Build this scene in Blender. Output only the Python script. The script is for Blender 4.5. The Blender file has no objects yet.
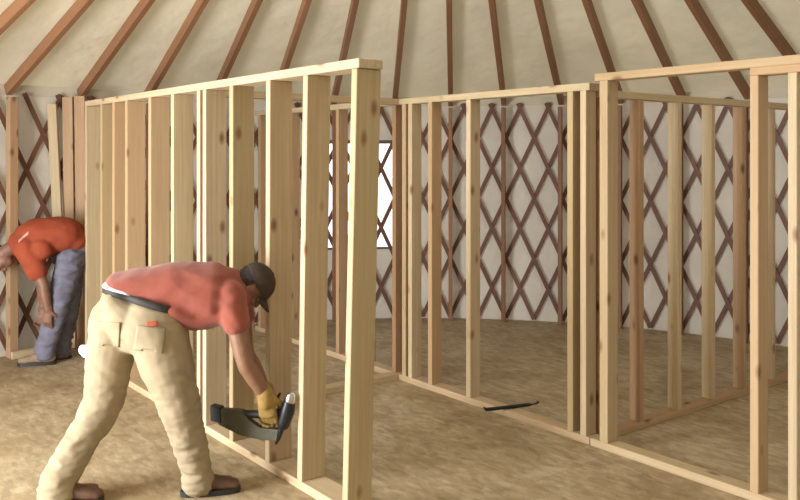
import bpy, bmesh, math, random
from mathutils import Vector, Matrix, noise, Quaternion

random.seed(7)
PI = math.pi
PHI = math.radians(52.05)
FW = Vector((-math.sin(PHI), math.cos(PHI), 0))      # level viewing direction
RT = Vector((math.cos(PHI), math.sin(PHI), 0))
EYE = 1.6
CX = RT * .2 + FW * 3.9                               # centre of the round room
CR = 4.35                                             # its radius
WH = 2.08                                             # wall height
APEX = 4.2
NR = 48


def at(px, py, D):
    """Point measured on the photograph, at depth D from the photographer."""
    p = FW * D + RT * (D * (px - 400) / 840)
    p.z = EYE - (py - 155) * D / 840
    return p


def link(o):
    bpy.context.scene.collection.objects.link(o)
    return o


def tag(o, label=None, cat=None, group=None, kind=None):
    if label: o['label'] = label
    if cat: o['category'] = cat
    if group: o['group'] = group
    if kind: o['kind'] = kind
    return o


def empty(name, loc=(0, 0, 0), rz=0):
    o = bpy.data.objects.new(name, None)
    o.empty_display_size = .1
    o.location = loc
    o.rotation_euler = (0, 0, rz)
    return link(o)


def obj(name, bm, mat, parent=None, smooth=False, loc=None, rot=None):
    me = bpy.data.meshes.new(name)
    bm.normal_update()
    bm.to_mesh(me)
    bm.free()
    me.materials.append(mat)
    if smooth:
        me.polygons.foreach_set('use_smooth', [True] * len(me.polygons))
    o = link(bpy.data.objects.new(name, me))
    if parent: o.parent = parent
    if loc is not None: o.location = loc
    if rot is not None: o.rotation_euler = rot
    return o


# ------------------------------------------------------------------ materials
def new_mat(name):
    m = bpy.data.materials.new(name)
    m.use_nodes = True
    nt = m.node_tree
    return m, nt, nt.nodes['Principled BSDF'], nt.nodes['Material Output']


def N(nt, t, **kw):
    n = nt.nodes.new(t)
    for k, v in kw.items():
        if k.startswith('i_'):
            n.inputs[k[2:].replace('_', ' ')].default_value = v
        else:
            setattr(n, k, v)
    return n


def ramp(nt, fac, stops):
    r = nt.nodes.new('ShaderNodeValToRGB')
    e = r.color_ramp.elements
    while len(e) < len(stops): e.new(.5)
    for i, (p, c) in enumerate(stops):
        e[i].position = p
        e[i].color = (*c, 1)
    nt.links.new(fac, r.inputs['Fac'])
    return r


def mix(nt, a, b, f, mode='MIX'):
    m = nt.nodes.new('ShaderNodeMix')
    m.data_type = 'RGBA'
    m.blend_type = mode
    for s, v in ((0, f), (6, a), (7, b)):
        if hasattr(v, 'links') or hasattr(v, 'is_linked'):
            nt.links.new(v, m.inputs[s])
        else:
            m.inputs[s].default_value = v if s == 0 else (*v, 1)
    return m.outputs[2]


def wood(name, cols, grain, knot, knots=True, rough=.65):
    """planed timber, grain along local Z, each board with its own cut of the pattern and tone"""
    m, nt, b, out = new_mat(name)
    L = nt.links.new
    tc = N(nt, 'ShaderNodeTexCoord')
    oi = N(nt, 'ShaderNodeObjectInfo')
    off = N(nt, 'ShaderNodeVectorMath', operation='MULTIPLY_ADD')
    cmb = N(nt, 'ShaderNodeCombineXYZ')
    ml = N(nt, 'ShaderNodeMath', operation='MULTIPLY')
    ml.inputs[1].default_value = 53.0
    L(oi.outputs['Random'], ml.inputs[0])
    L(ml.outputs[0], cmb.inputs[0]); L(ml.outputs[0], cmb.inputs[2]); L(oi.outputs['Random'], cmb.inputs[1])
    off.inputs[1].default_value = (1, 1, 1)
    L(tc.outputs['Object'], off.inputs[0]); L(cmb.outputs[0], off.inputs[2])
    # warp around knots
    nz = N(nt, 'ShaderNodeTexNoise', i_Scale=1.3, i_Detail=2.0)
    mp0 = N(nt, 'ShaderNodeMapping'); mp0.inputs['Scale'].default_value = (6, 6, 1.2)
    L(off.outputs[0], mp0.inputs[0]); L(mp0.outputs[0], nz.inputs['Vector'])
    sc = N(nt, 'ShaderNodeVectorMath', operation='SCALE'); sc.inputs['Scale'].default_value = .035
    L(nz.outputs['Color'], sc.inputs[0])
    ad = N(nt, 'ShaderNodeVectorMath', operation='ADD')
    L(off.outputs[0], ad.inputs[0]); L(sc.outputs[0], ad.inputs[1])
    mp = N(nt, 'ShaderNodeMapping'); mp.inputs['Scale'].default_value = (60, 60, 1.4)
    L(ad.outputs[0], mp.inputs[0])
    g = N(nt, 'ShaderNodeTexNoise', i_Scale=1.0, i_Detail=3.0, i_Roughness=.6)
    L(mp.outputs[0], g.inputs['Vector'])
    tone = ramp(nt, oi.outputs['Random'], cols)
    gr = ramp(nt, g.outputs['Fac'], [(.3, (0, 0, 0)), (.7, (1, 1, 1))])
    c = mix(nt, tone.outputs[0], grain, gr.outputs[0])
    c = mix(nt, tone.outputs[0], c, .55)
    if knots:
        mk = N(nt, 'ShaderNodeMapping'); mk.inputs['Scale'].default_value = (8, 8, 4.0)
        L(off.outputs[0], mk.inputs[0])
        v = N(nt, 'ShaderNodeTexVoronoi', i_Scale=1.0)
        L(mk.outputs[0], v.inputs['Vector'])
        kr = ramp(nt, v.outputs['Distance'], [(.06, (1, 1, 1)), (.19, (0, 0, 0))])
        c = mix(nt, c, knot, kr.outputs[0])
    L(c, b.inputs['Base Color'])
    b.inputs['Roughness'].default_value = rough
    bp = N(nt, 'ShaderNodeBump'); bp.inputs['Strength'].default_value = .12
    L(g.outputs['Fac'], bp.inputs['Height']); L(bp.outputs[0], b.inputs['Normal'])
    return m


def plain(name, col, rough=.6, metal=0, nscale=0, namt=.15, bump=0, sheen=0):
    m, nt, b, out = new_mat(name)
    b.inputs['Roughness'].default_value = rough
    b.inputs['Metallic'].default_value = metal
    if sheen:
        b.inputs['Sheen Weight'].default_value = sheen
    if nscale:
        tc = N(nt, 'ShaderNodeTexCoord')
        n = N(nt, 'ShaderNodeTexNoise', i_Scale=nscale, i_Detail=4.0)
        nt.links.new(tc.outputs['Object'], n.inputs['Vector'])
        d = tuple(x * (1 - namt) for x in col); l = tuple(min(1, x * (1 + namt)) for x in col)
        r = ramp(nt, n.outputs['Fac'], [(.3, d), (.7, l)])
        nt.links.new(r.outputs[0], b.inputs['Base Color'])
        if bump:
            bp = N(nt, 'ShaderNodeBump'); bp.inputs['Strength'].default_value = bump
            bp.inputs['Distance'].default_value = .01
            nt.links.new(n.outputs['Fac'], bp.inputs['Height']); nt.links.new(bp.outputs[0], b.inputs['Normal'])
    else:
        b.inputs['Base Color'].default_value = (*col, 1)
    return m


def canvas_mat(name, col, trans):
    m, nt, b, out = new_mat(name)
    L = nt.links.new
    tc = N(nt, 'ShaderNodeTexCoord')
    n = N(nt, 'ShaderNodeTexNoise', i_Scale=1.7, i_Detail=5.0)
    L(tc.outputs['Object'], n.inputs['Vector'])
    r = ramp(nt, n.outputs['Fac'], [(.3, tuple(x * .88 for x in col)), (.7, col)])
    L(r.outputs[0], b.inputs['Base Color'])
    b.inputs['Roughness'].default_value = .85
    t = N(nt, 'ShaderNodeBsdfTranslucent')
    L(r.outputs[0], t.inputs['Color'])
    mx = N(nt, 'ShaderNodeMixShader'); mx.inputs[0].default_value = trans
    L(b.outputs[0], mx.inputs[1]); L(t.outputs[0], mx.inputs[2]); L(mx.outputs[0], out.inputs['Surface'])
    # soft pillowing of the quilted liner
    w = N(nt, 'ShaderNodeTexNoise', i_Scale=5.0, i_Detail=2.0)
    L(tc.outputs['Object'], w.inputs['Vector'])
    bp = N(nt, 'ShaderNodeBump'); bp.inputs['Strength'].default_value = .5; bp.inputs['Distance'].default_value = .05
    L(w.outputs['Fac'], bp.inputs['Height']); L(bp.outputs[0], b.inputs['Normal'])
    return m


PINE = wood('framing pine', [(0.0, (.54, .41, .245)), (.2, (.61, .49, .32)), (.4, (.44, .355, .19)), (.6, (.53, .32, .17)), (.75, (.50, .41, .235)), (.9, (.61, .50, .34)), (1, (.50, .32, .17))],
            (.38, .255, .13), (.24, .13, .06))
PINE_DARK = wood('brown pine', [(0, (.42, .26, .14)), (1, (.50, .34, .19))], (.30, .17, .09), (.15, .07, .03))  # brown pine for some boards; also shade painted into a middle-wall stud
FIR = wood('rafter fir', [(0, (.25, .115, .05)), (1, (.32, .155, .072))], (.17, .072, .034), (.1, .05, .03), knots=False, rough=.5)
SLAT = wood('lattice fir', [(0, (.15, .068, .040)), (1, (.185, .084, .05))], (.12, .052, .032), (.1, .05, .03), knots=False, rough=.6)
ROOFC = canvas_mat('roof canvas', (.80, .74, .60), .34)
WALLC = canvas_mat('wall canvas', (.76, .71, .63), .27)
BAND = plain('eave canvas', (.62, .57, .46), .85, nscale=2, namt=.06)


def floor_mat():
    m, nt, b, out = new_mat('strand board')
    L = nt.links.new
    tc = N(nt, 'ShaderNodeTexCoord')
    layers = []
    for i, (rot, s) in enumerate(((.3, (14, 32, 1)), (1.3, (16, 36, 1)), (2.3, (13, 30, 1)))):
        mp = N(nt, 'ShaderNodeMapping'); mp.inputs['Rotation'].default_value = (0, 0, rot)
        mp.inputs['Scale'].default_value = s
        L(tc.outputs['Object'], mp.inputs[0])
        v = N(nt, 'ShaderNodeTexVoronoi', i_Scale=1.0)
        L(mp.outputs[0], v.inputs['Vector'])
        layers.append(v.outputs['Color'])
    c = mix(nt, mix(nt, layers[0], layers[1], .5), layers[2], .34)
    bw = N(nt, 'ShaderNodeRGBToBW'); L(c, bw.inputs[0])
    r = ramp(nt, bw.outputs[0], [(.25, (.35, .275, .17)), (.45, (.44, .355, .225)), (.6, (.49, .40, .26)), (.8, (.58, .49, .34))])
    n = N(nt, 'ShaderNodeTexNoise', i_Scale=1.6, i_Detail=7.0, i_Roughness=.65, i_Distortion=.6)
    L(tc.outputs['Object'], n.inputs['Vector'])
    r2 = ramp(nt, n.outputs['Fac'], [(.35, (.66, .58, .47)), (.5, (.85, .81, .74)), (.66, (1.0, 1.0, 1.0))])
    c = mix(nt, r.outputs[0], r2.outputs[0], 1.0, 'MULTIPLY')
    # panel joints 1.22 x 2.44
    br = N(nt, 'ShaderNodeTexBrick', i_Scale=1.0, i_Mortar_Size=.004, i_Brick_Width=2.44, i_Row_Height=1.22)
    mp = N(nt, 'ShaderNodeMapping'); mp.inputs['Location'].default_value = (.4, .65, 0)
    L(tc.outputs['Object'], mp.inputs[0]); L(mp.outputs[0], br.inputs['Vector'])
    jf = N(nt, 'ShaderNodeMath', operation='MULTIPLY'); jf.inputs[1].default_value = .35; L(br.outputs['Fac'], jf.inputs[0])
    c = mix(nt, c, (.2, .14, .08), jf.outputs[0])
    L(c, b.inputs['Base Color'])
    b.inputs['Roughness'].default_value = .6
    bp = N(nt, 'ShaderNodeBump'); bp.inputs['Strength'].default_value = .2; bp.inputs['Distance'].default_value = .003
    L(bw.outputs[0], bp.inputs['Height']); L(bp.outputs[0], b.inputs['Normal'])
    return m


OSB = floor_mat()

# ------------------------------------------------------------------ basic shapes
def box(bm, x0, x1, y0, y1, z0, z1, M=None):
    vs = [bm.verts.new((x, y, z)) for x in (x0, x1) for y in (y0, y1) for z in (z0, z1)]
    for f in ((0, 1, 3, 2), (4, 6, 7, 5), (0, 4, 5, 1), (2, 3, 7, 6), (0, 2, 6, 4), (1, 5, 7, 3)):
        bm.faces.new([vs[i] for i in f])
    if M is not None:
        for v in vs: v.co = M @ v.co
    return vs


def bevel(bm, w, seg=1):
    bmesh.ops.bevel(bm, geom=list(bm.edges), offset=w, segments=seg, affect='EDGES', profile=.5)


def board(name, w, d, length, p, parent, mat, axis='Z', lean=0.0, bev=.003):
    """timber w x d x length, its long axis the local Z; p = centre of its lower end (Z) or of its left/near end"""
    bm = bmesh.new()
    box(bm, -w / 2, w / 2, -d / 2, d / 2, 0, length)
    bevel(bm, bev)
    rot = {'Z': (0, math.atan2(lean, length), 0), 'X': (0, PI / 2, 0), 'Y': (-PI / 2, 0, 0)}[axis]
    return obj(name, bm, mat, parent, loc=p, rot=rot)


# ------------------------------------------------------------------ the round room
def circ(a, r=CR):
    """point on the wall, angle a from the viewing direction, to the right"""
    return CX + (FW * math.cos(a) + RT * math.sin(a)) * r


# floor: a round deck
bm = bmesh.new()
top = [bm.verts.new((*circ(i * 2 * PI / 96, CR + .05).xy, 0)) for i in range(96)]
bot = [bm.verts.new((v.co.x, v.co.y, -.2)) for v in top]
bm.faces.new(top[::-1]); bm.faces.new(bot)
for i in range(96):
    bm.faces.new((top[i], top[(i + 1) % 96], bot[(i + 1) % 96], bot[i]))
bmesh.ops.recalc_face_normals(bm, faces=bm.faces)
tag(obj('floor', bm, OSB), kind='structure')

# ground outside, coloured pale so the overexposed window view reads white
bm = bmesh.new()
bmesh.ops.create_grid(bm, x_segments=1, y_segments=1, size=60)
g = obj('ground', bm, plain('whitened ground', (.8, .82, .85), .9, nscale=2, namt=.05))
g.location = (CX.x, CX.y, -.6)
tag(g, kind='structure')

# wall canvas with a window opening and a doorway behind the photographer's left
def wall_angle(px):
    s = (px - 400) / 840
    c = CX.dot(FW), CX.dot(RT)
    A = 1 + s * s; B = -2 * (c[0] + s * c[1]); C = c[0] ** 2 + c[1] ** 2 - CR ** 2
    D = (-B + math.sqrt(B * B - 4 * A * C)) / (2 * A)
    return math.atan2(D * s - c[1], D - c[0]), D


WA0, WA1 = wall_angle(326)[0], wall_angle(396)[0]
WZ0, WZ1 = .70, 1.71
DOORS = [(math.radians(-123), math.radians(-99), .0, 1.98)]
WINS = [(WA0, WA1, WZ0, WZ1), (math.radians(150), math.radians(166), .7, 1.71), (math.radians(88), math.radians(101), .7, 1.71)]


def arc_shell(name, holes, mat, r, thick):
    cuts = set(i * 2 * PI / 144 - PI for i in range(144))
    for h in holes: cuts |= {h[0], h[1]}
    cuts = sorted(cuts)
    zs = sorted({0.0, WH} | {h[2] for h in holes} | {h[3] for h in holes})
    bm = bmesh.new()
    cache = {}
    def V(i, j, k):
        key = (i % len(cuts), j, k)
        if key not in cache:
            p = circ(cuts[key[0]], r + (thick if k else 0))
            cache[key] = bm.verts.new((p.x, p.y, zs[j]))
        return cache[key]
    def hole(i, j):
        a = cuts[i]; b = cuts[(i + 1) % len(cuts)]
        if b < a: b += 2 * PI
        am = (a + b) / 2; zm = (zs[j] + zs[j + 1]) / 2
        return any(h[0] < am < h[1] and h[2] < zm < h[3] for h in holes)
    n = len(cuts)
    for i in range(n):
        for j in range(len(zs) - 1):
            if hole(i, j): continue
            bm.faces.new((V(i, j, 0), V(i + 1, j, 0), V(i + 1, j + 1, 0), V(i, j + 1, 0)))
            bm.faces.new((V(i, j, 1), V(i, j + 1, 1), V(i + 1, j + 1, 1), V(i + 1, j, 1)))
    eds = [e for e in bm.edges if len(e.link_faces) == 1]
    # close the rims
    for i in range(n):
        for j in range(len(zs) - 1):
            if hole(i, j): continue
            for (di, dj, a, b) in ((-1, 0, (0, 0), (0, 1)), (1, 0, (1, 0), (1, 1)), (0, -1, (0, 0), (1, 0)), (0, 1, (0, 1), (1, 1))):
                jj = j + dj
                if 0 <= jj < len(zs) - 1 and not hole((i + di) % n, jj): continue
                q = [V(i + a[0], j + a[1], 0), V(i + b[0], j + b[1], 0), V(i + b[0], j + b[1], 1), V(i + a[0], j + a[1], 1)]
                try: bm.faces.new(q)
                except ValueError: pass
    bmesh.ops.recalc_face_normals(bm, faces=bm.faces)
    return obj(name, bm, mat, smooth=False)


tag(arc_shell('wall_round', DOORS + WINS, WALLC, CR, .006), kind='structure')

# roof canvas (cone up to the ring)
RING_R = .62
slope = (APEX - WH) / CR
bm = bmesh.new()
rings = []
for off in (0, .006):
    lo = []; hi = []
    for i in range(NR * 3):
        a = i * 2 * PI / (NR * 3)
        p = circ(a, CR + .03); q = circ(a, RING_R)
        lo.append(bm.verts.new((p.x, p.y, WH + .085 - .03 * slope + off)))
        hi.append(bm.verts.new((q.x, q.y, WH + .085 + (CR - RING_R) * slope + off)))
    rings.append((lo, hi))
n = NR * 3
for i in range(n):
    j = (i + 1) % n
    (l0, h0), (l1, h1) = rings
    bm.faces.new((l0[i], h0[i], h0[j], l0[j]))
    bm.faces.new((l1[i], l1[j], h1[j], h1[i]))
    bm.faces.new((l0[i], l0[j], l1[j], l1[i]))
    bm.faces.new((h0[i], h1[i], h1[j], h0[j]))
bmesh.ops.recalc_face_normals(bm, faces=bm.faces)
tag(obj('ceiling', bm, ROOFC), kind='structure')

# canvas band between wall top and roof
bm = bmesh.new()
for i in range(144):
    a0 = i * 2 * PI / 144; a1 = (i + 1) * 2 * PI / 144
    pts = []
    for a, r, z in ((a0, CR + .004, WH - .003), (a1, CR + .004, WH - .003), (a1, CR + .004, WH + .088), (a0, CR + .004, WH + .088)):
        p = circ(a, r); pts.append(bm.verts.new((p.x, p.y, z)))
    bm.faces.new(pts)
bmesh.ops.remove_doubles(bm, verts=bm.verts, dist=1e-4)
tag(obj('trim_1', bm, BAND), kind='structure')

# centre ring
ringo = empty('roof_ring', (CX.x, CX.y, 0))
tag(ringo, 'round wooden ring at the crown where all rafters meet', 'ring')
bm = bmesh.new()
zr = WH + (CR - RING_R) * slope
for i in range(48):
    for (r, z) in ((RING_R - .04, zr - .1), (RING_R + .0, zr - .1), (RING_R + .0, zr + .09), (RING_R - .04, zr + .09)):
        a = i * 2 * PI / 48
        bm.verts.new((r * math.cos(a), r * math.sin(a), z))
bm.verts.ensure_lookup_table()
for i in range(48):
    for k in range(4):
        a = i * 4 + k; b = i * 4 + (k + 1) % 4
        c = ((i + 1) % 48) * 4 + (k + 1) % 4; d = ((i + 1) % 48) * 4 + k
        bm.faces.new([bm.verts[q] for q in (a, b, c, d)])
bmesh.ops.recalc_face_normals(bm, faces=bm.faces)
obj('rim', bm, FIR, ringo)

# rafters and the posts below them
ORD = ['first', 'second', 'third', 'fourth', 'fifth', 'sixth', 'seventh', 'eighth', 'ninth', 'tenth', 'eleventh', 'twelfth',
       'thirteenth', 'fourteenth', 'fifteenth', 'sixteenth', 'seventeenth', 'eighteenth', 'nineteenth', 'twentieth']
angs = []
for i in range(NR):
    a = ((i + .4) * 2 * PI / NR + PI) % (2 * PI) - PI
    p = circ(a)
    D = p.dot(FW)
    if D < 1.0: continue
    px = 400 + 840 * p.dot(RT) / D
    if -260 < px < 1080: angs.append((a, px))
angs.sort(key=lambda t: t[1])
slen = math.hypot(CR - RING_R, (CR - RING_R) * slope)
pitch = math.atan(slope)
DX = [(15, -5), (83, -1), (148, 0), (210, 4), (270, 5), (328, 6), (386, 9), (444, 7), (502, 2), (561, 0), (621, -1), (684, -3), (751, -4), (821, -6)]
angs = [(wall_angle(px + sum(d for q, d in DX if abs(q - px) < 4))[0], px) if 0 < px < 830 else (a, px) for a, px in angs]
seen = [t for t in angs if -70 < t[1] < 1000]
for a, px in angs:
    bm = bmesh.new()
    box(bm, -.023, .023, -.045, .045, 0, slen - .004)
    bevel(bm, .003)
    o = obj('rafter', bm, FIR)
    inward = (CX - circ(a)).normalized()
    zax = (inward * math.cos(pitch) + Vector((0, 0, 1)) * math.sin(pitch)).normalized()
    xax = inward.cross(Vector((0, 0, 1))).normalized()
    yax = zax.cross(xax)
    M = Matrix((xax, yax, zax)).transposed().to_4x4()
    base = circ(a, CR - .01)
    M.translation = (base.x, base.y, WH + .035)
    o.matrix_world = M
    k = angs.index((a, px))
    lab = 'brown wooden roof rafter, %s from the left of the rafters under the pale canvas ceiling' % ORD[k]
    tag(o, lab, 'rafter', 'rafters fanning out under the canvas ceiling')
for k, (a, px) in enumerate(angs):
    bm = bmesh.new()
    hwp = .034 if px < 60 else .019
    box(bm, -hwp, hwp, -.035, .035, 0, WH - .025)
    bevel(bm, .003)
    o = obj('wall_post', bm, PINE_DARK if px < 60 else FIR)
    p = circ(a, CR - .09)
    d = (CX - p).normalized()
    o.location = (p.x, p.y, 0.002)
    o.rotation_euler = (0, 0, math.atan2(d.y, d.x) - PI / 2)
    tag(o, 'slim brown upright post against the lattice wall, %s of these posts from the left' % ORD[k], 'post',
        'uprights under the rafters along the lattice')

# lattice: crossing slats, two layers, bent to the wall
lat = empty('lattice_wall', (CX.x, CX.y, 0))
tag(lat, 'folding diamond lattice of dark brown slats lining the pale canvas round wall', 'lattice')
stepa = .272 / CR
span = stepa * 3.5
A_R = wall_angle(900)[0]
A_L = wall_angle(492)[0] - 3.5 * stepa
while A_L > wall_angle(-60)[0]: A_L -= stepa
def slat(a0, sgn, r):
    bm = bmesh.new()
    K = 14
    hw = .019
    slope_ang = math.atan2(WH - .04, span * CR)
    prev = None
    for i in range(K + 1):
        t = i / K * 1.022
        a = a0 + sgn * span * t
        z = .02 + (WH - .045) * t
        c = circ(a, r) - CX; c.z = z
        o_ = circ(a, r + .008) - CX; o_.z = z
        tang = (RT * math.cos(a) - FW * math.sin(a)) * sgn
        side = tang * math.sin(slope_ang) - Vector((0, 0, 1)) * math.cos(slope_ang)
        row = [bm.verts.new(c + side * hw), bm.verts.new(c - side * hw), bm.verts.new(o_ - side * hw), bm.verts.new(o_ + side * hw)]
        for v in row: v.co.z = max(.003, v.co.z)
        if prev:
            for k in range(4):
                bm.faces.new((prev[k], prev[(k + 1) % 4], row[(k + 1) % 4], row[k]))
        else:
            bm.faces.new(row[::-1])
        prev = row
    bm.faces.new(prev)
    bmesh.ops.recalc_face_normals(bm, faces=bm.faces)
    obj('slat', bm, SLAT, lat)
a = A_L
cnt = 0
while a < A_R:
    if a + span < A_R + .1: slat(a, 1, CR - .026); cnt += 1
    if a - span > A_L - .1 or a > A_L: slat(a, -1, CR - .036); cnt += 1
    a += stepa
print('slats', cnt)

# window in the wall behind the lattice
def window(idx, h):
    a0, a1, z0, z1 = h
    w = empty('window_%d' % idx, (CX.x, CX.y, 0))
    tag(w, kind='structure')
    fm = plain('dark window trim', (.12, .10, .08), .7) if idx == 1 else bpy.data.materials['dark window trim']
    bm = bmesh.new()
    def strip(b0, b1, y0, y1):
        K = 6
        for i in range(K):
            q0 = b0 + (b1 - b0) * i / K; q1 = b0 + (b1 - b0) * (i + 1) / K
            vs = []
            for (aa, rr) in ((q0, CR - .012), (q1, CR - .012), (q1, CR - .001), (q0, CR - .001)):
                p = circ(aa, rr) - CX
                vs.append((bm.verts.new((p.x, p.y, y0)), bm.verts.new((p.x, p.y, y1))))
            for k in range(4):
                bm.faces.new((vs[k][0], vs[(k + 1) % 4][0], vs[(k + 1) % 4][1], vs[k][1]))
            bm.faces.new([v[1] for v in vs]); bm.faces.new([v[0] for v in vs][::-1])
    d = .03 / CR
    strip(a0 - d, a1 + d, z1, z1 + .035); strip(a0 - d, a1 + d, z0 - .02, z0)
    strip(a0 - d, a0, z0, z1); strip(a1, a1 + d, z0, z1)
    bmesh.ops.recalc_face_normals(bm, faces=bm.faces)
    obj('window_frame', bm, fm, w)
    if 'clear vinyl' in bpy.data.materials: gm = bpy.data.materials['clear vinyl']
    else:
        gm, nt, b, out = new_mat('clear vinyl')
        tr = N(nt, 'ShaderNodeBsdfTransparent'); gl = N(nt, 'ShaderNodeBsdfGlossy'); gl.inputs['Roughness'].default_value = .15
        mx = N(nt, 'ShaderNodeMixShader'); mx.inputs[0].default_value = .05
        nt.links.new(tr.outputs[0], mx.inputs[1]); nt.links.new(gl.outputs[0], mx.inputs[2]); nt.links.new(mx.outputs[0], out.inputs['Surface'])
    bm = bmesh.new()
    for i in range(6):
        q0 = a0 + (a1 - a0) * i / 6; q1 = a0 + (a1 - a0) * (i + 1) / 6
        p = circ(q0, CR + .002) - CX; q = circ(q1, CR + .002) - CX
        bm.faces.new([bm.verts.new(v) for v in ((p.x, p.y, z0), (q.x, q.y, z0), (q.x, q.y, z1), (p.x, p.y, z1))])
    bmesh.ops.remove_doubles(bm, verts=bm.verts, dist=1e-4)
    obj('pane', bm, gm, w)
for i, h in enumerate(WINS): window(i + 1, h)

# kerb board at the foot of the lattice, left
kb = board('floor_plank', .038, .06, 1.15, circ(wall_angle(2)[0], CR - .16) + Vector((0, 0, .032)), None, PINE)
pa = circ(wall_angle(2)[0], CR - .17); pb = circ(wall_angle(56)[0], CR - .17)
dv = (pb - pa)
kb.data.transform(Matrix.Scale(dv.length / 1.15, 4, (0, 0, 1)))
kb.rotation_euler = dv.to_track_quat('Z', 'Y').to_euler()
tag(kb, 'short pine plank lying on the floor at the foot of the left lattice', 'plank')

# ------------------------------------------------------------------ stud walls
T = .042
H = 2.02


def studs(w, xs, y, depth, z0, z1, mat=PINE, t=T):
    for x in xs:
        lean = 0
        m = mat
        if isinstance(x, tuple):
            if len(x) > 2: m = x[2]
            x, lean = x[0], x[1]
        o = board('stud', t, depth, z1 - z0, (x + t / 2, y + depth / 2, z0), w, m, lean=lean)


# near wall (2x6)
WA_Y, WA_D = 2.09, .132
wa = empty('stud_wall', (-3.0, 0, 0))
tag(wa, 'long open pine stud wall nearest the camera, its end post left of centre', 'stud wall')
def local(px_world): return px_world + 3.0
b = board('bottom_plate', T, WA_D, 3.64, (local(-6.68), WA_Y + WA_D / 2, T / 2), wa, PINE, 'X')
board('top_plate', T, WA_D, 3.71, (local(-6.68), WA_Y + WA_D / 2, H - T / 2), wa, PINE, 'X')
studs(wa, [(local(-3.10), .075), (local(-3.485), .055), (local(-3.80), .01), (local(-4.20), .0), local(-4.62), local(-4.54),
           local(-5.00), local(-5.37), local(-5.80), local(-6.06), local(-6.32), local(-6.678)], WA_Y, WA_D, T, H - T)

# middle wall, left length (2x4)
WB_Y, WB_D = 3.67, .09
wb = empty('stud_wall', (-5.0, 0, 0))
tag(wb, 'middle pine stud wall running behind the end post, ending at the doorway studs', 'stud wall')
lb = lambda x: x + 5.0
board('bottom_plate', T, WB_D, 3.85, (lb(-6.86), WB_Y + WB_D / 2, T / 2), wb, PINE, 'X')
board('top_plate', T, WB_D, 3.85, (lb(-6.86), WB_Y + WB_D / 2, 2.0 - T / 2), wb, PINE, 'X')
studs(wb, [lb(-3.169), lb(-3.075), lb(-4.015), lb(-4.398), lb(-4.685), lb(-4.615), (lb(-4.80), 0, PINE_DARK), (lb(-5.16), 0, PINE_DARK), (lb(-5.53), 0, PINE_DARK),
           (lb(-5.9), 0, PINE_DARK), (lb(-6.26), 0, PINE_DARK), (lb(-6.80), 0, PINE_DARK)], WB_Y, WB_D, T, 2.0 - T)

# middle wall, right length, towards the right edge
wr = empty('stud_wall', (-2.0, 0, 0))
tag(wr, 'pine stud wall frame at right with a wide open bay and a double post', 'stud wall')
lr = lambda x: x + 2.0
board('bottom_plate', T, WB_D, 1.99, (lr(-3.005), WB_Y + WB_D / 2, T / 2), wr, PINE, 'X')
board('top_plate', T, WB_D, 1.96, (lr(-2.975), WB_Y + WB_D / 2, 2.045 - T / 2), wr, PINE, 'X')
board('stud', .055, WB_D, 2.045 - 2 * T, (lr(-2.94 + .0275), WB_Y + WB_D / 2, T), wr, PINE)
hd = board('header', .036, WB_D, 1.05, (lr(-2.072), WB_Y + WB_D / 2, 1.985), wr, PINE, 'X')
studs(wr, [lr(-2.072), lr(-1.892), lr(-1.28)], WB_Y, WB_D, T, 1.967)

# cross wall behind, at right
wc = empty('stud_wall', (-3.0, 5.0, 0))
tag(wc, 'pine stud wall running back toward the lattice at right, behind the open bay', 'stud wall')
CH = 1.965
WCC = .074
board('bottom_plate', WCC, T, 2.60, (-WCC / 2, 3.77 - 5, T / 2), wc, PINE_DARK, 'Y')
board('top_plate', WCC, T, 2.60, (-WCC / 2, 3.77 - 5, CH - T / 2), wc, PINE, 'Y')
for i, y in enumerate((3.775, 4.11, 4.49, 4.86, 5.23, 5.61, 5.98, 6.32)):
    m = PINE_DARK if i in (0, 1, 4) else PINE
    board('stud', WCC, T, CH - 2 * T, (-WCC / 2, y - 5 + T / 2, T), wc, m)

WCD = .089
# cross wall between near and middle walls
we = empty('stud_wall', (-4.72, 2.9, 0))
tag(we, 'short cross frame joining the near and middle stud walls, with open middle', 'stud wall')
y0 = WA_Y + WA_D + .004; ln = WB_Y - .004 - y0
board('bottom_plate', WCD, T, ln, (-WCD / 2, y0 - 2.9, T / 2), we, PINE, 'Y')
board('top_plate', WCD, T, ln, (-WCD / 2, y0 - 2.9, 2.0 - T / 2), we, PINE, 'Y')
for y in (y0 + T / 2 + .001,):
    board('stud', WCD, T, 2.0 - 2 * T, (-WCD / 2, y - 2.9, T), we, PINE)


# loose boards leaning at the left
for o in (wa, wb, wr, wc, we, lat): o['kind'] = 'thing'


def loose(p0, p1, w, d, mat, label, face=None):
    v = p1 - p0
    bm = bmesh.new(); box(bm, -w / 2, w / 2, -d / 2, d / 2, 0, v.length); bevel(bm, .003)
    o = obj('leaning_board', bm, mat)
    z = v.normalized(); x = (RT - z * RT.dot(z)).normalized(); y = z.cross(x)
    M = Matrix((x, y, z)).transposed().to_4x4(); M.translation = p0
    o.matrix_world = M
    tag(o, label, 'board', 'boards leaning on the lattice by the end of the near wall')
def fl(px, D):
    p = at(px, 155, D); p.z = .004; return p
loose(fl(64, 6.90), at(52, 104, 6.90), .075, .03, PINE, 'pale pine board leaning slantwise on the lattice, leftmost of the leaning boards')
loose(fl(71, 6.95), at(68, 97, 6.95), .085, .036, PINE_DARK, 'brown upright board just right of the slanting pale one, behind the stooping man')
loose(fl(83, 6.90), at(80, 96, 6.90), .085, .036, PINE_DARK, 'brown upright board touching the far end of the near stud wall')

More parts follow.
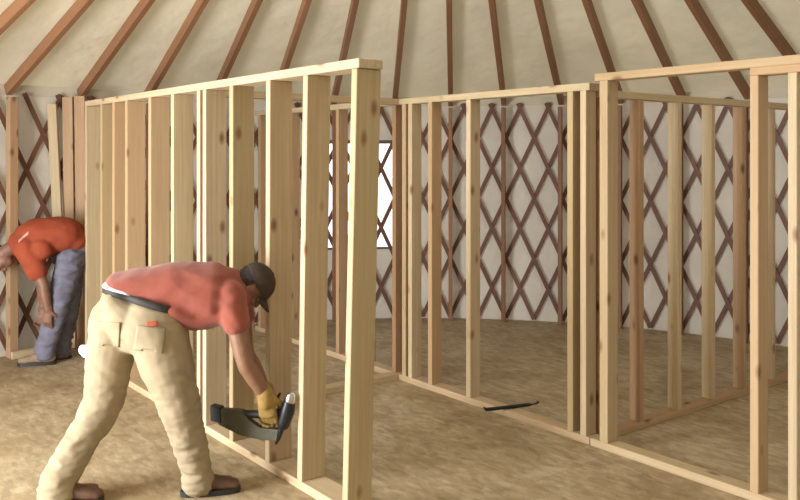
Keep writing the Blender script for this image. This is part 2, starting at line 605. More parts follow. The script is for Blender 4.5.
# ------------------------------------------------------------------ lofted bodies
def loft(bm, pts, radii, up=None, seg=16, sub=5):
    """closed tube with rounded ends; radii = r or (a, b); a is across, b along `up`"""
    P = [Vector(p) for p in pts]
    R = [(r, r) if not isinstance(r, tuple) else r for r in radii]
    n = len(P)
    sp = []; sr = []
    for i in range(n - 1):
        p0 = P[max(i - 1, 0)]; p1 = P[i]; p2 = P[i + 1]; p3 = P[min(i + 2, n - 1)]
        for k in range(sub):
            t = k / sub
            q = .5 * ((2 * p1) + (p2 - p0) * t + (2 * p0 - 5 * p1 + 4 * p2 - p3) * t * t + (3 * p1 - p0 - 3 * p2 + p3) * t ** 3)
            sp.append(q)
            s = t * t * (3 - 2 * t)
            sr.append((R[i][0] * (1 - s) + R[i + 1][0] * s, R[i][1] * (1 - s) + R[i + 1][1] * s))
    sp.append(P[-1]); sr.append(R[-1])
    tang = []
    for i in range(len(sp)):
        tang.append((sp[min(i + 1, len(sp) - 1)] - sp[max(i - 1, 0)]).normalized())
    # rounded caps
    def cap(c, d, r):
        L = min(r)
        return [(c + d * L * math.sin(x), (r[0] * math.cos(x), r[1] * math.cos(x))) for x in (.5, 1.0, 1.35)]
    head = cap(sp[0], -tang[0], sr[0])[::-1]; tail = cap(sp[-1], tang[-1], sr[-1])
    full = [(p, r, tang[0]) for p, r in head] + list(zip(sp, sr, tang)) + [(p, r, tang[-1]) for p, r in tail]
    u = Vector(up) if up is not None else (Vector((0, 0, 1)) if abs(tang[0].z) < .8 else Vector((1, 0, 0)))
    rows = []
    for p, r, t in full:
        v = (u - t * u.dot(t))
        if v.length < 1e-3: v = t.orthogonal()
        v.normalize()
        if up is None: u = v
        w = t.cross(v)
        rows.append([bm.verts.new(p + w * r[0] * math.cos(x) + v * r[1] * math.sin(x)) for x in [2 * PI * k / seg for k in range(seg)]])
    for i in range(len(rows) - 1):
        for k in range(seg):
            bm.faces.new((rows[i][k], rows[i][(k + 1) % seg], rows[i + 1][(k + 1) % seg], rows[i + 1][k]))
    bm.faces.new(rows[0][::-1]); bm.faces.new(rows[-1])


def ell(bm, c, r, M=None):
    """ellipsoid; r = (x, y, z) radii, M = 3x3 axes"""
    t = bmesh.ops.create_icosphere(bm, subdivisions=3, radius=1)
    for v in t['verts']:
        q = Vector((v.co.x * r[0], v.co.y * r[1], v.co.z * r[2]))
        if M is not None: q = M @ q
        v.co = q + Vector(c)


def fuse(name, bm, mat, parent, voxel=.007, smooth=6, fold=None, keep=None, loc=None):
    """union of the overlapping shapes as one continuous smooth surface; fold(co, normal) -> offset; keep(co) False cuts"""
    bmesh.ops.recalc_face_normals(bm, faces=bm.faces)
    me = bpy.data.meshes.new(name + '_src'); bm.to_mesh(me); bm.free()
    tmp = link(bpy.data.objects.new('tmp', me))
    md = tmp.modifiers.new('r', 'REMESH'); md.mode = 'VOXEL'; md.voxel_size = voxel
    if smooth:
        sm = tmp.modifiers.new('s', 'SMOOTH'); sm.factor = .5; sm.iterations = smooth
    dg = bpy.context.evaluated_depsgraph_get()
    dg.update()
    res = bpy.data.meshes.new_from_object(tmp.evaluated_get(dg), depsgraph=dg)
    bpy.data.objects.remove(tmp); bpy.data.meshes.remove(me)
    bm = bmesh.new(); bm.from_mesh(res); bpy.data.meshes.remove(res)
    bm.normal_update()
    if fold:
        offs = [(v, v.normal * fold(v.co, v.normal)) for v in bm.verts]
        for v, o_ in offs: v.co += o_
    if keep:
        kill = [v for v in bm.verts if not keep(v.co)]
        bmesh.ops.delete(bm, geom=kill, context='VERTS')
        for _ in range(8):                       # even hem
            nb = {}
            for v in bm.verts:
                es = [e for e in v.link_edges if len(e.link_faces) == 1]
                if len(es) == 2:
                    nb[v] = v.co * .4 + (es[0].other_vert(v).co + es[1].other_vert(v).co) * .3
            for v, c_ in nb.items(): v.co = c_
    base = Vector(loc) if loc is not None else Vector((0, 0, 0))
    if parent is not None: base = Vector(parent.location)
    for v in bm.verts: v.co -= base
    o = obj(name, bm, mat, parent, smooth=True)
    if parent is None: o.location = base
    return o


def wrinkle(scale, amp, stretch=(1, 1, 1), seed=0):
    def f(co, nrm):
        q = Vector((co.x * stretch[0], co.y * stretch[1], co.z * stretch[2])) * scale + Vector((seed, seed * 2.3, 1.7 * seed))
        r = 1 - abs(noise.noise(q)) * 2
        return amp * (r * .7 + noise.noise(q * 2.3) * .5 - .35)
    return f


SKIN1 = plain('tanned skin', (.23, .115, .065), .5, nscale=30, namt=.12)
SKIN2 = plain('ruddy skin', (.21, .105, .065), .5, nscale=30, namt=.12)
SHIRT1 = plain('faded coral cotton', (.26, .060, .036), .85, nscale=14, namt=.10, bump=.1, sheen=.2)
SHIRT2 = plain('orange red cotton', (.31, .055, .02), .85, nscale=14, namt=.10, bump=.1)
KHAKI = plain('khaki canvas', (.31, .245, .15), .85, nscale=9, namt=.14, bump=.15)
JEANS = plain('blue grey denim', (.15, .15, .20), .85, nscale=12, namt=.2, bump=.15)
LEATHER = plain('brown leather', (.11, .055, .03), .55, nscale=20, namt=.25)
TANLEATHER = plain('tan suede', (.28, .20, .12), .8, nscale=20, namt=.2)
BELT = plain('black belt leather', (.025, .02, .018), .7)
CAPM = plain('dark brown cap cloth', (.05, .032, .022), .85, nscale=40, namt=.2)
HAIR = plain('dark hair', (.02, .014, .01), .6, nscale=80, namt=.4)
GLOVE = plain('yellow work glove leather', (.30, .19, .05), .75, nscale=25, namt=.2, bump=.2)
RUB = plain('black rubber', (.02, .018, .018), .5)
OLIVE = plain('olive grey casting', (.075, .07, .042), .45, nscale=20, namt=.15)
STEEL = plain('worn steel', (.55, .55, .55), .3, metal=1)
DKSTEEL = plain('black oxide steel', (.03, .03, .035), .4, metal=.6)
WHITE = plain('white cotton', (.8, .8, .8), .9, nscale=20, namt=.06)
EYEM = plain('eye white', (.45, .42, .38), .3)
IRIS = plain('dark iris', (.03, .018, .01), .2)


def head_shapes(bm, c, up, fwd, s=1.0):
    """skull, jaw, nose, brows, lips and ears about centre c"""
    up = up.normalized(); fwd = (fwd - up * fwd.dot(up)).normalized(); side = up.cross(fwd)
    M = Matrix((fwd, side, up)).transposed()
    def E(f, sd, u, rf, rs, ru):
        ell(bm, c + (fwd * f + side * sd + up * u) * s, (rf * s, rs * s, ru * s), M)
    E(-.01, 0, .025, .095, .075, .09)
    E(.03, 0, -.03, .065, .06, .075)
    E(.055, 0, -.082, .032, .035, .026)      # chin
    E(.097, 0, -.012, .012, .011, .028)      # nose bridge
    E(.104, 0, -.03, .014, .017, .012)       # nose tip
    E(.083, .03, .022, .014, .024, .009); E(.083, -.03, .022, .014, .024, .009)   # brows
    E(.085, 0, -.056, .013, .024, .006); E(.083, 0, -.066, .012, .021, .006)      # lips
    E(.065, .042, -.028, .02, .02, .02); E(.065, -.042, -.028, .02, .02, .02)     # cheeks
    for q in (-1, 1):
        E(-.005, .077 * q, -.005, .02, .009, .032)  # ears
    return M


def eyes(par, c, M, s=1.0):
    fwd = M.col[0]; side = M.col[1]; up = M.col[2]
    for q in (-1, 1):
        p = c + (fwd * .079 + side * .031 * q + up * .004) * s
        bm = bmesh.new(); ell(bm, p - par.location, (.0125 * s,) * 3)
        e = obj('eye', bm, EYEM, par, smooth=True)
        bm = bmesh.new(); ell(bm, p + fwd * .009 * s - par.location, (.006 * s,) * 3)
        obj('iris', bm, IRIS, e, smooth=True)


def hand(bm, wrist, d, nrm, thumb_side, curl, inflate=0.0, spread=.0):
    """palm and five separate bent fingers; d along the hand, nrm = out of the palm (fingers curl that way)"""
    d = d.normalized(); nrm = (nrm - d * nrm.dot(d)).normalized()
    s = nrm.cross(d) * thumb_side
    r = inflate
    loft(bm, [wrist - d * .02, wrist + d * .03, wrist + d * .09], [(.030 + r, .022 + r), (.038 + r, .018 + r), (.040 + r, .015 + r)], up=nrm, seg=14, sub=3)
    for k, (o_, L, rr) in enumerate(((.030, .082, .0095), (.011, .09, .0098), (-.009, .084, .0093), (-.028, .068, .0085))):
        base = wrist + d * .075 + s * o_
        p = [base]
        ang = 0
        cur = base
        for j, f in enumerate((.45, .32, .26)):
            ang += curl[j] * (1 + .06 * k)
            dd = (d * math.cos(ang) + nrm * math.sin(ang) + s * spread * (1.5 - k) * .1).normalized()
            nseg = (.03 if j == 0 else 0)
            cur = cur + dd * (L * f + nseg)
            p.append(cur)
        loft(bm, p, [rr + r + .001, rr + r, rr * .95 + r, rr * .8 + r], seg=10, sub=3)
    tb = wrist + d * .015 + s * .022
    t1 = tb + (d * .5 + s * .6 + nrm * .35).normalized() * .045
    t2 = t1 + (d * .75 + s * .1 + nrm * .65).normalized() * .034
    t3 = t2 + (d * .7 - s * .25 + nrm * .7).normalized() * .026
    loft(bm, [tb, t1, t2, t3], [.016 + r, .0135 + r, .011 + r, .009 + r], seg=10, sub=3)


def boot(name, ankle, sole_z, fwd, mat, par, L=.28):
    """work boot: shaft, foot and separate sole"""
    up = Vector((0, 0, 1)); fwd = Vector((fwd.x, fwd.y, 0)).normalized()
    side = up.cross(fwd)
    heel = Vector((ankle.x, ankle.y, sole_z)) - fwd * .06
    bm = bmesh.new()
    loft(bm, [ankle + up * .0, ankle - up * .02, heel + up * .055 + fwd * .05], [.046, .047, .048], up=fwd, seg=14)
    loft(bm, [heel + up * .05 + fwd * .015, heel + up * .055 + fwd * .09, heel + up * .045 + fwd * .17, heel + up * .036 + fwd * (L - .05)],
         [(.036, .034), (.040, .044), (.047, .032), (.040, .024)], up=up, seg=14)
    b_ = fuse(name, bm, mat, par, voxel=.006, smooth=3)
    bm = bmesh.new()
    K = 20
    lo = []; hi = []
    for i in range(K):
        t = 2 * PI * i / K
        x = L / 2 + math.cos(t) * L / 2
        w = .048 * abs(math.sin(t)) ** .6 * (1 if math.sin(t) > 0 else -1) * (.82 + .22 * (x / L))
        p = heel + fwd * (x - .022) + side * w - par.location
        lo.append(bm.verts.new((p.x, p.y, sole_z - par.location.z)))
        hi.append(bm.verts.new((p.x, p.y, sole_z + .026 - par.location.z)))
    for i in range(K):
        bm.faces.new((lo[i], lo[(i + 1) % K], hi[(i + 1) % K], hi[i]))
    bm.faces.new(lo[::-1]); bm.faces.new(hi)
    bmesh.ops.recalc_face_normals(bm, faces=bm.faces)
    obj('sole', bm, RUB, b_)
    return b_


# ------------------------------------------------------------------ the man in front
def man_front():
    base = Vector((*at(135, 400, 3.93).xy, 0))
    fwd = (FW * .5 + RT * .87).normalized(); left = Vector((-fwd.y, fwd.x, 0))
    UP = Vector((0, 0, 1))
    hipL, hipR = at(116, 322, 4.08), at(150, 324, 3.97)
    kneL, kneR = at(102, 404, 4.00), at(178, 400, 3.93)
    ankL, ankR = at(60, 478, 3.86), at(198, 474, 3.96)
    pel = at(131, 309, 4.03); wst = at(148, 297, 4.04); mid = at(178, 291, 4.06); cst = at(212, 291, 4.08); nck = at(238, 285, 4.11)
    shR, shL = at(231, 300, 3.97), at(238, 293, 4.24)
    elR, elL = at(245, 362, 3.95), at(246, 352, 4.2)
    wrR, wrL = at(265, 396, 4.00), at(266, 392, 4.14)
    hc = at(252, 286, 4.11)
    hup = (RT * .85 + UP * .42 + FW * .1).normalized(); hfw = (-UP * .9 + RT * .30 + FW * .12).normalized()
    hdR = (-UP + RT * .15)
    palmR = (FW + RT * .05)
    hdL = (-UP + RT * .1 - FW * .1)
    # skin body, one surface
    bm = bmesh.new()
    for h, k, a in ((hipL, kneL, ankL), (hipR, kneR, ankR)):
        loft(bm, [h, (h + k) / 2, k, (k * .6 + a * .4), a, a - UP * .05], [.085, .078, .05, .046, .034, .036])
        ft = Vector((a.x, a.y, .04))
        loft(bm, [a - UP * .02, ft + fwd * .0, ft + fwd * .10, ft + fwd * .15], [.036, .034, .03, .022])
    loft(bm, [pel, wst, mid, cst, nck - fwd * .02], [(.15, .10), (.135, .09), (.15, .10), (.17, .105), (.09, .07)], up=UP)
    loft(bm, [nck - RT * .04, nck, hc - hup * .05 - hfw * .02], [.065, .056, .055])
    loft(bm, [shL, cst + RT * .04, shR], [.05, .08, .05])
    for s_, e, w_ in ((shR, elR, wrR), (shL, elL, wrL)):
        loft(bm, [s_, (s_ + e) / 2, e, (e * .65 + w_ * .35), w_], [.055, .048, .041, .042, .029])
    hand(bm, wrR, hdR, palmR, -1, (.5, .9, .8))
    hand(bm, wrL, hdL, -FW, 1, (.3, .7, .6))
    M = head_shapes(bm, hc, hup, hfw, .92)
    body = fuse('person', bm, SKIN1, None, voxel=.0055, smooth=3, loc=base)
    tag(body, 'person in coral t-shirt, khaki trousers and dark cap bending over a nail gun', 'person')
    eyes(body, hc, M, .92)
    # shirt: open edge at the waist, sleeves to mid upper arm, neckline
    bm = bmesh.new()
    loft(bm, [at(120, 288, 4.03), at(142, 289, 4.04), mid + UP * .005, cst - UP * .01, at(234, 294, 4.11)],
         [(.155, .075), (.165, .105), (.178, .135), (.195, .150), (.13, .105)], up=UP, seg=24)
    loft(bm, [shL, cst + RT * .06 - UP * .0, shR], [.075, .12, .075])
    loft(bm, [at(194, 315, 4.03), at(226, 312, 4.03)], [(.12, .075), (.11, .065)], up=UP)
    loft(bm, [at(160, 300, 4.03), at(178, 306, 4.03), at(196, 314, 4.03)], [(.16, .07), (.15, .09), (.13, .08)], up=UP)
    loft(bm, [cst + RT * .05, nck + RT * .0], [.11, .075])
    for s_, e in ((shR, elR), (shL, elL)):
        v = (e - s_)
        loft(bm, [s_ - v * .08, s_ + v * .18, s_ + v * .38], [.072, .07, .068])
    w1 = wrinkle(6, .007, (1, 1, 1.6), 3)
    hs = lambda co: (co - at(131, 287, 4.03)).dot(RT * .34 + UP * .94) > 0 or (co - at(160, 304, 4.03)).dot(RT * .64 + UP * .77) > 0
    def w2(co, n_):
        # drag lines running from the armpit to the waist
        q = co - cst; a_ = q.dot(RT) * .8 + q.z * 1.0
        return w1(co, n_) + .005 * math.sin(a_ * 70 + 3 * noise.noise(co * 6)) * max(0, min(1, (.04 - q.z) / .1)) * noise.noise(co * 5 + Vector((4, 1, 2)))
    fuse('t_shirt', bm, SHIRT1, body, voxel=.008, smooth=8, fold=w2, keep=hs)
    bc, bax = at(131, 294, 4.03), (RT * .27 + UP * .92 + FW * .10).normalized()
    # bare strip of white undershirt above the belt
    bm = bmesh.new()
    loft(bm, [at(113, 291, 4.03), at(132, 291, 4.04)], [(.158, .058), (.162, .080)], up=UP, seg=24)
    fuse('undershirt', bm, WHITE, body, voxel=.009, smooth=3, keep=lambda co: (co - bc).dot(bax) > .004)
    # trousers
    bm = bmesh.new()
    loft(bm, [at(121, 299, 4.03), pel - UP * .02, at(140, 330, 4.02)], [(.165, .085), (.175, .125), (.16, .12)], up=(RT * .9 - UP * .2), seg=20)
    ell(bm, at(115, 322, 4.05), (.115, .12, .135)); ell(bm, at(147, 325, 3.96), (.14, .125, .145))
    loft(bm, [hipL, (hipL * .5 + kneL * .5), kneL, (kneL * .5 + ankL * .5), ankL, ankL - UP * .055 - RT * .012], [.125, .110, .094, .080, .080, .090], seg=20)
    loft(bm, [at(156, 326, 3.97), at(166, 362, 3.95), kneR, (kneR * .5 + ankR * .5), ankR, ankR - UP * .03], [.146, .126, .100, .080, .070, .078], seg=20)
    wa_ = wrinkle(8, .006, (1, 1, 1.6), 9); wb_ = wrinkle(13, .011, (.8, .8, 1.7), 5)
    def fold(co, n_):
        k = min(1, max(0, (.72 - co.z) / .45))
        return wa_(co, n_) * (1 - k) + wb_(co, n_) * k
    tr = fuse('trousers', bm, KHAKI, body, voxel=.008, smooth=5, fold=fold, keep=lambda co: (co - bc).dot(bax) < .016)
    return body, tr, dict(pel=pel, wst=wst, fwd=fwd, wrR=wrR, hdR=hdR, palmR=palmR, wrL=wrL, hdL=hdL, hc=hc, hup=hup, hfw=hfw,
                          ankL=ankL, ankR=ankR, M=M, bc=bc, bax=bax)


body1, trousers1, J = man_front()
UP = Vector((0, 0, 1))


def cast_on(o, origin, direction):
    """nearest hit on an object's own mesh (world space, parents unrotated)"""
    base = o.parent.location if o.parent else o.location
    ok, loc, nrm, _ = o.ray_cast(Vector(origin) - base, Vector(direction).normalized())
    return (loc + base, nrm) if ok else (None, None)


def patch(name, target, cen, u_, v_, w, h, mat, thick=.004, n_=10, view=None, shape=None, parent=None, lift=.001):
    """small cloth patch following a garment's surface"""
    cam = Vector((0, 0, EYE)); par = parent or target
    u_ = u_.normalized(); v_ = v_.normalized()
    bm = bmesh.new(); grid = {}
    for i in range(n_ + 1):
        for j in range(n_ + 1):
            x = (i / n_ - .5) * w; y = (j / n_ - .5) * h
            if shape and not shape(i / n_, j / n_): continue
            p = cen + u_ * x + v_ * y
            d = (p - cam).normalized() if view is None else view
            hit, nr = cast_on(target, p - d * .6, d)
            if hit is None: continue
            grid[i, j] = (hit, nr)
    pb = Vector(body_base(par))
    lo = {k: bm.verts.new(h_ + nr * lift - pb) for k, (h_, nr) in grid.items()}
    hi = {k: bm.verts.new(h_ + nr * (lift + thick) - pb) for k, (h_, nr) in grid.items()}
    cells = [(i, j) for i in range(n_) for j in range(n_) if all(q in grid for q in ((i, j), (i + 1, j), (i + 1, j + 1), (i, j + 1)))]
    cs = set(cells)
    for i, j in cells:
        q = ((i, j), (i + 1, j), (i + 1, j + 1), (i, j + 1))
        bm.faces.new([hi[k] for k in q]); bm.faces.new([lo[k] for k in q][::-1])
        for (di, dj, a_, b_) in ((0, -1, 0, 1), (1, 0, 1, 2), (0, 1, 2, 3), (-1, 0, 3, 0)):
            if (i + di, j + dj) not in cs:
                bm.faces.new((lo[q[a_]], lo[q[b_]], hi[q[b_]], hi[q[a_]]))
    bmesh.ops.delete(bm, geom=[v for v in bm.verts if not v.link_faces], context='VERTS')
    bmesh.ops.recalc_face_normals(bm, faces=bm.faces)
    return obj(name, bm, mat, par, smooth=True)


def body_base(o):
    b = Vector((0, 0, 0))
    while o is not None:
        b += Vector(o.location); o = o.parent
    return b


bpy.context.view_layer.update()
REDLAB = plain('red woven label', (.42, .08, .04), .8)
patch('back_pocket', trousers1, at(150, 340, 3.9), (RT + UP * -.12), (UP + RT * .12), .135, .125, KHAKI, thick=.004, n_=14, lift=.001,
      shape=lambda a, b: b > .12 * (1 - abs(a - .5) * 2))
patch('back_pocket', trousers1, at(109, 335, 3.98), (RT + UP * -.05), (UP + RT * .05), .105, .125, KHAKI, thick=.004, n_=14, lift=.001,
      shape=lambda a, b: b > .12 * (1 - abs(a - .5) * 2))
patch('label_patch', trousers1, at(152, 324, 3.9), RT, UP, .05, .020, REDLAB, lift=.006)

# belt: band lying on the waistband, tilted with the pelvis
def belt(par, target, c, ax, lat, w, mat):
    ax = ax.normalized(); lat = (lat - ax * lat.dot(ax)).normalized(); o2 = ax.cross(lat)
    K = 48; rad = []
    for i in range(K):
        t = 2 * PI * i / K
        d = lat * math.cos(t) + o2 * math.sin(t)
        rr = []
        for q in (-.8, -.3, .2):
            hit, nr = cast_on(target, c + ax * w * q * .5 + d * .45, -d)
            if hit is not None: rr.append((hit - c).dot(d))
        rad.append(max(rr) if rr else .15)
    rad = [max(rad[i - 1], rad[i], rad[(i + 1) % K]) * .5 + .25 * (rad[i - 2] + rad[(i + 2) % K]) for i in range(K)]
    bm = bmesh.new(); rows = []
    pb = par.location
    for i in range(K):
        t = 2 * PI * i / K
        d = lat * math.cos(t) + o2 * math.sin(t)
        r0 = rad[i] - .004; r1 = rad[i] + .004
        rows.append([bm.verts.new(c + d * r_ + ax * h_ - pb) for r_, h_ in ((r0, -w / 2), (r1, -w / 2), (r1, w / 2), (r0, w / 2))])
    for i in range(K):
        a_, b_ = rows[i], rows[(i + 1) % K]
        for k in range(4):
            bm.faces.new((a_[k], a_[(k + 1) % 4], b_[(k + 1) % 4], b_[k]))
    bmesh.ops.recalc_face_normals(bm, faces=bm.faces)
    return obj('belt', bm, mat, par, smooth=True)


belt(body1, trousers1, J['bc'], J['bax'], RT, .034, BELT)

boot('boot', J['ankL'] + Vector((0, 0, 0)), .0, (RT * .95 + FW * .1), LEATHER, body1)
boot('boot', J['ankR'] + Vector((0, 0, -.01)), .0, (RT * .95 + FW * .25), LEATHER, body1)

# glove (right hand), cuff at the wrist
bm = bmesh.new()
hand(bm, J['wrR'], J['hdR'], J['palmR'], -1, (.5, .9, .8), inflate=.004)
d = J['hdR'].normalized()
loft(bm, [J['wrR'] - d * .012, J['wrR'] + d * .03], [.042, .04])
g1 = fuse('glove', bm, GLOVE, body1, voxel=.005, smooth=2)
bm = bmesh.new()
hand(bm, J['wrL'], J['hdL'], -FW, 1, (.3, .7, .6), inflate=.004)
loft(bm, [J['wrL'] - J['hdL'].normalized() * .012, J['wrL'] + J['hdL'].normalized() * .03], [.042, .04])
fuse('glove', bm, GLOVE, body1, voxel=.005, smooth=2)


def cap(par, c, M, s=1.0):
    fwd, side, up = M.col[0].copy(), M.col[1].copy(), M.col[2].copy()
    bm = bmesh.new()
    ell(bm, c + (fwd * -.008 + up * .032) * s, (.105 * s, .086 * s, .095 * s), M)
    crown = fuse('cap', bm, CAPM, par, voxel=.006, smooth=2,
                 keep=lambda co: (co - c).dot(up) > (.028 + .12 * (-(co - c).dot(fwd) * .15)) * s)
    sol = crown.modifiers.new('t', 'SOLIDIFY'); sol.thickness = .004; sol.offset = 1
    # curved brim
    bm = bmesh.new(); K = 14; rows = []
    pb = par.location
    for i in range(K + 1):
        t = (i / K - .5) * 2.1
        row = []
        for q, ext in enumerate((0, .035, .07)):
            rr = .098 + ext * (math.cos(t * .72))
            p = c + (fwd * (rr * math.cos(t)) + side * (.086 + ext * .35) * math.sin(t) * 1.0 + up * (.034 - ext * .25 - .018 * math.sin(t) ** 2)) * s
            row.append(bm.verts.new(p - pb))
        rows.append(row)
    for i in range(K):
        for q in range(2):
            bm.faces.new((rows[i][q], rows[i + 1][q], rows[i + 1][q + 1], rows[i][q + 1]))
    br = obj('brim', bm, CAPM, crown, smooth=True)
    sol = br.modifiers.new('t', 'SOLIDIFY'); sol.thickness = .004; sol.offset = 0
    # button
    bm = bmesh.new(); ell(bm, c + (fwd * -.008 + up * .128) * s - pb, (.008, .008, .005), M)
    obj('button', bm, CAPM, crown, smooth=True)
    return crown


def hair(par, c, M, s=1.0, full=False):
    fwd, side, up = M.col[0].copy(), M.col[1].copy(), M.col[2].copy()
    bm = bmesh.new()
    ell(bm, c + (fwd * -.014 + up * .026) * s, (.099 * s, .080 * s, .095 * s), M)
    ell(bm, c + (fwd * -.045 + up * -.01) * s, (.06 * s, .072 * s, .06 * s), M)
    lim = (lambda co: (co - c).dot(up) > -.05 * s and (co - c).dot(fwd) < (.05 if (co - c).dot(up) > .05 * s else -.0) * s) if full else \
          (lambda co: -.055 * s < (co - c).dot(up) < .05 * s and (co - c).dot(fwd) < -.022 * s)
    h_ = fuse('hair', bm, HAIR, par, voxel=.006, smooth=1, keep=lim, fold=wrinkle(60, .003, (1, 1, 1), 2))
    return h_


cap(body1, J['hc'], J['M'], .92); hair(body1, J['hc'], J['M'], .92)

# ------------------------------------------------------------------ nail gun
def nail_gun():
    org = at(268, 418, 4.05)
    root = empty('nail_gun', org)
    tag(root, 'dark pneumatic nail gun with long olive magazine held down by a gloved hand', 'nail gun')
    ax = (at(286, 412, 4.005) - at(212, 413, 4.115)).normalized()      # magazine direction toward the nose
    up = (UP - ax * UP.dot(ax)).normalized(); sd = ax.cross(up)
    M = Matrix((ax, sd, up)).transposed()
    k = 4.05 / 840
    def P(px, py, s=0.0):                     # measured in the tool's own side view
        v = ax * ((px - 268) * k) + UP * (-(py - 418) * k) + sd * s
        return v
    # magazine: long tapering extrusion
    bm = bmesh.new()
    prof = [(213, 407), (240, 409), (250, 420), (262, 427), (281, 429), (279, 440), (262, 439), (238, 434), (214, 423)]
    a_ = [bm.verts.new(P(x, y, -.018)) for x, y in prof]; b_ = [bm.verts.new(P(x, y, .018)) for x, y in prof]
    n = len(prof)
    for i in range(n): bm.faces.new((a_[i], a_[(i + 1) % n], b_[(i + 1) % n], b_[i]))
    bm.faces.new(a_[::-1]); bm.faces.new(b_)
    bmesh.ops.recalc_face_normals(bm, faces=bm.faces); bevel(bm, .004, 2)
    obj('magazine', bm, OLIVE, root)
    # rubber end cap
    bm = bmesh.new()
    prof = [(205, 403), (217, 406), (218, 422), (206, 419)]
    a_ = [bm.verts.new(P(x, y, -.024)) for x, y in prof]; b_ = [bm.verts.new(P(x, y, .024)) for x, y in prof]
    for i in range(4): bm.faces.new((a_[i], a_[(i + 1) % 4], b_[(i + 1) % 4], b_[i]))
    bm.faces.new(a_[::-1]); bm.faces.new(b_)
    bmesh.ops.recalc_face_normals(bm, faces=bm.faces); bevel(bm, .006, 2)
    obj('end_cap', bm, RUB, root)
    # handle under the glove
    bm = bmesh.new()
    loft(bm, [P(238, 413), P(254, 414), P(270, 415), P(285, 412)], [(.015, .017), (.016, .019), (.017, .019), (.02, .022)], up=up)
    obj('handle', bm, RUB, root, smooth=True)
    # driver body
    bm = bmesh.new()
    loft(bm, [P(291, 403), P(289, 412), P(285, 424)], [.030, .034, .030], seg=20, sub=3)
    obj('cylinder_body', bm, DKSTEEL, root, smooth=True)
    bm = bmesh.new()
    loft(bm, [P(293, 397), P(292, 401)], [.026, .028], seg=20, sub=2)
    obj('top_cap', bm, STEEL, root, smooth=True)
    bm = bmesh.new()
    loft(bm, [P(284, 424), P(280, 436), P(277, 443)], [.018, .013, .008], seg=12, sub=3)
    obj('nose', bm, DKSTEEL, root, smooth=True)
    bm = bmesh.new()
    loft(bm, [P(279, 424), P(276, 420), P(279, 415)], [.004, .004, .004], seg=8, sub=3)
    obj('trigger', bm, RUB, root, smooth=True)
    bm = bmesh.new()
    loft(bm, [P(283, 407), P(279, 398), P(281, 394)], [.008, .007, .006], seg=8, sub=3)
    obj('hook', bm, RUB, root, smooth=True)
    return root


nail_gun()

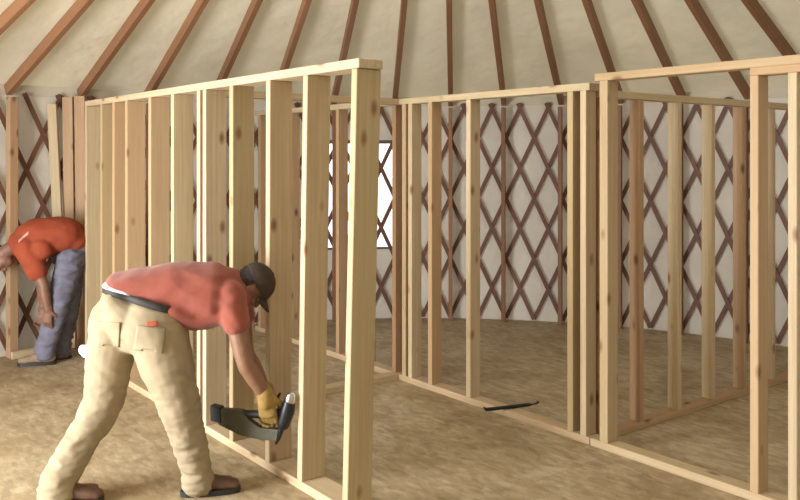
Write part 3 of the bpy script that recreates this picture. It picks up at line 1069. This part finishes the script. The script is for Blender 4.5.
# ------------------------------------------------------------------ the man stooping at left
def man_back():
    base = Vector((*at(62, 350, 6.5).xy, 0))
    hipR, hipL = at(77, 258, 6.60), at(77, 252, 6.75)
    kneR, kneL = at(65, 303, 6.50), at(75, 302, 6.68)
    ankR, ankL = at(52, 347, 6.50), at(68, 346, 6.70)
    pel = at(78, 246, 6.69); mid = at(66, 236, 6.62); cst = at(44, 237, 6.58); nck = at(26, 243, 6.54)
    shR, shL = at(34, 250, 6.42), at(36, 243, 6.74)
    elR, elL = at(50, 282, 6.40), at(48, 278, 6.70)
    wrR, wrL = at(55, 308, 6.40), at(50, 304, 6.58)
    hc = at(5, 257, 6.50)
    hup = (-RT * .85 - UP * .35).normalized(); hfw = (-UP * .9 + RT * .25 - FW * .1).normalized()
    fwd = -RT
    bm = bmesh.new()
    for h, k, a in ((hipL, kneL, ankL), (hipR, kneR, ankR)):
        loft(bm, [h, (h + k) / 2, k, (k * .6 + a * .4), a, a - UP * .04], [.08, .075, .052, .052, .036, .038])
        ft = Vector((a.x, a.y, .04))
        loft(bm, [a - UP * .02, ft, ft - RT * .10, ft - RT * .15], [.036, .034, .03, .022])
    loft(bm, [pel, mid, cst, nck], [(.14, .095), (.14, .10), (.16, .105), (.08, .065)], up=UP)
    loft(bm, [nck, hc - hup * .05 - hfw * .02], [.056, .055])
    loft(bm, [shL, cst - RT * .05, shR], [.05, .08, .05])
    for s_, e, w_ in ((shR, elR, wrR), (shL, elL, wrL)):
        loft(bm, [s_, (s_ + e) / 2, e, (e * .65 + w_ * .35), w_], [.053, .046, .04, .041, .028])
    hand(bm, wrR, -UP - RT * .1, FW, -1, (.5, .6, .5)); hand(bm, wrL, -UP - RT * .1, -FW, 1, (.5, .6, .5))
    M = head_shapes(bm, hc, hup, hfw)
    body = fuse('person', bm, SKIN2, None, voxel=.0065, smooth=2, loc=base)
    tag(body, 'person in orange red t-shirt and blue grey jeans stooping by the left lattice', 'person')
    eyes(body, hc, M)
    bm = bmesh.new()
    loft(bm, [at(81, 240, 6.68), at(73, 234, 6.66), mid + UP * .01, cst - UP * .005, at(30, 243, 6.56)],
         [(.15, .12), (.165, .135), (.175, .15), (.19, .155), (.12, .11)], up=UP, seg=24)
    loft(bm, [shL, cst - RT * .06, shR], [.085, .12, .085])
    loft(bm, [at(48, 248, 6.45), at(34, 248, 6.48)], [.09, .09])
    for s_, e in ((shR, elR), (shL, elL)):
        v = (e - s_)
        loft(bm, [s_ - v * .1, s_ + v * .3, s_ + v * .62], [.085, .08, .078])
    sh = fuse('t_shirt', bm, SHIRT2, body, voxel=.01, smooth=6, fold=wrinkle(6, .007, (1, 1, 1.5), 6))
    bm = bmesh.new()
    loft(bm, [pel + UP * .02, (hipL + hipR) / 2], [(.15, .12), (.15, .12)], up=UP, seg=20)
    for h, k, a in ((hipL, kneL, ankL), (hipR, kneR, ankR)):
        loft(bm, [h, (h + k) / 2, k, (k + a) / 2, a, a - UP * .025], [.108, .098, .084, .076, .072, .076], seg=18)
    fuse('jeans', bm, JEANS, body, voxel=.01, smooth=5, fold=wrinkle(10, .014, (.8, .8, 2.0), 4))
    boot('shoe', ankR, 0, -RT * .9 - FW * .2, TANLEATHER, body)
    boot('shoe', ankL, 0, -RT * .95, TANLEATHER, body)
    hair(body, hc, M, full=True)
    bpy.context.view_layer.update()
    # pale lettering-like print across the shoulder
    PR = plain('worn pale print', (.62, .35, .28), .8)
    v = (at(35, 230, 6.4) - at(26, 240, 6.4)).normalized()
    patch('shirt_print', sh, at(31, 236, 6.3), (RT * .75 + UP * .66), UP, .10, .02, PR, thick=.0015)
    return body


man_back().location += -RT * .02 - FW * .08

# small white rag on the end of the near wall (tucked behind the front man's leg)
bm = bmesh.new()
rc = at(83, 350, 4.02)
ell(bm, rc, (.022, .02, .026)); ell(bm, rc + RT * .012 - UP * .018, (.018, .02, .018))
loft(bm, [rc + RT * .0, rc + RT * .035 + UP * .01], [.018, .02])
fuse('rag', bm, WHITE, body1, voxel=.004, smooth=2, fold=wrinkle(50, .003))

# ------------------------------------------------------------------ pry bar lying across the middle wall's bottom plate
pb_root = empty('pry_bar', at(508, 408, 5.15))
tag(pb_root, 'short black steel pry bar lying across the bottom plate in the doorway', 'pry bar')
q0, q1 = at(486, 410.5, 5.10), at(532, 405, 5.21)
for q in (q0, q1): q.z = T + .012
off = pb_root.location
bm = bmesh.new()
dv = (q1 - q0).normalized(); sv = UP.cross(dv)
loft(bm, [q0 - off + UP * .014 - dv * .012, q0 - off + UP * .002, q0 - off + dv * .03, q1 - off - dv * .05, q1 - off], [(.014, .005), (.014, .008), (.012, .011), (.012, .011), (.014, .004)], up=UP, seg=10)
obj('shaft', bm, DKSTEEL, pb_root, smooth=True)
bm = bmesh.new()
loft(bm, [q1 - off, q1 - off + dv * .03 + UP * .003, q1 - off + dv * .045 + UP * .012], [(.012, .003), (.015, .003), (.017, .002)], up=UP, seg=10)
obj('claw', bm, DKSTEEL, pb_root, smooth=True)

# ------------------------------------------------------------------ light
w = bpy.data.worlds.new('sky'); bpy.context.scene.world = w
w.use_nodes = True
bg = w.node_tree.nodes['Background']
bg.inputs['Color'].default_value = (.93, .97, 1.0, 1)
bg.inputs['Strength'].default_value = 2.4

def area(name, p, aim, sx, sy, power, col):
    l = bpy.data.lights.new(name, 'AREA'); l.shape = 'RECTANGLE'; l.size = sx; l.size_y = sy
    l.energy = power; l.color = col
    o = link(bpy.data.objects.new(name, l)); o.location = p
    o.rotation_euler = (Vector(aim) - Vector(p)).to_track_quat('-Z', 'Z').to_euler()
    return o
a = (DOORS[0][0] + DOORS[0][1]) / 2
p = circ(a, CR + .12); p.z = 1.0
area('doorway_daylight', p, (-3.4, 2.1, .3), 1.7, 1.9, 430, (.97, .985, 1))
p = CX.copy(); p.z = zr + .15
area('skylight_daylight', p, (CX.x, CX.y, 0), 1.1, 1.1, 20, (1, .97, .92))

# ------------------------------------------------------------------ camera
cam = bpy.data.cameras.new('camera')
cam.sensor_width = 36; cam.lens = 840 / 800 * 36
cam.shift_y = -95 / 800
cam.clip_start = .05
co = link(bpy.data.objects.new('camera', cam))
co.location = (0, 0, EYE)
co.rotation_euler = (PI / 2, 0, PHI)
sc = bpy.context.scene
sc.camera = co
sc.view_settings.view_transform = 'Standard'
sc.view_settings.look = 'None'
sc.view_settings.gamma = 1
sc.view_settings.exposure = -0.14
sc.view_settings.use_curve_mapping = False
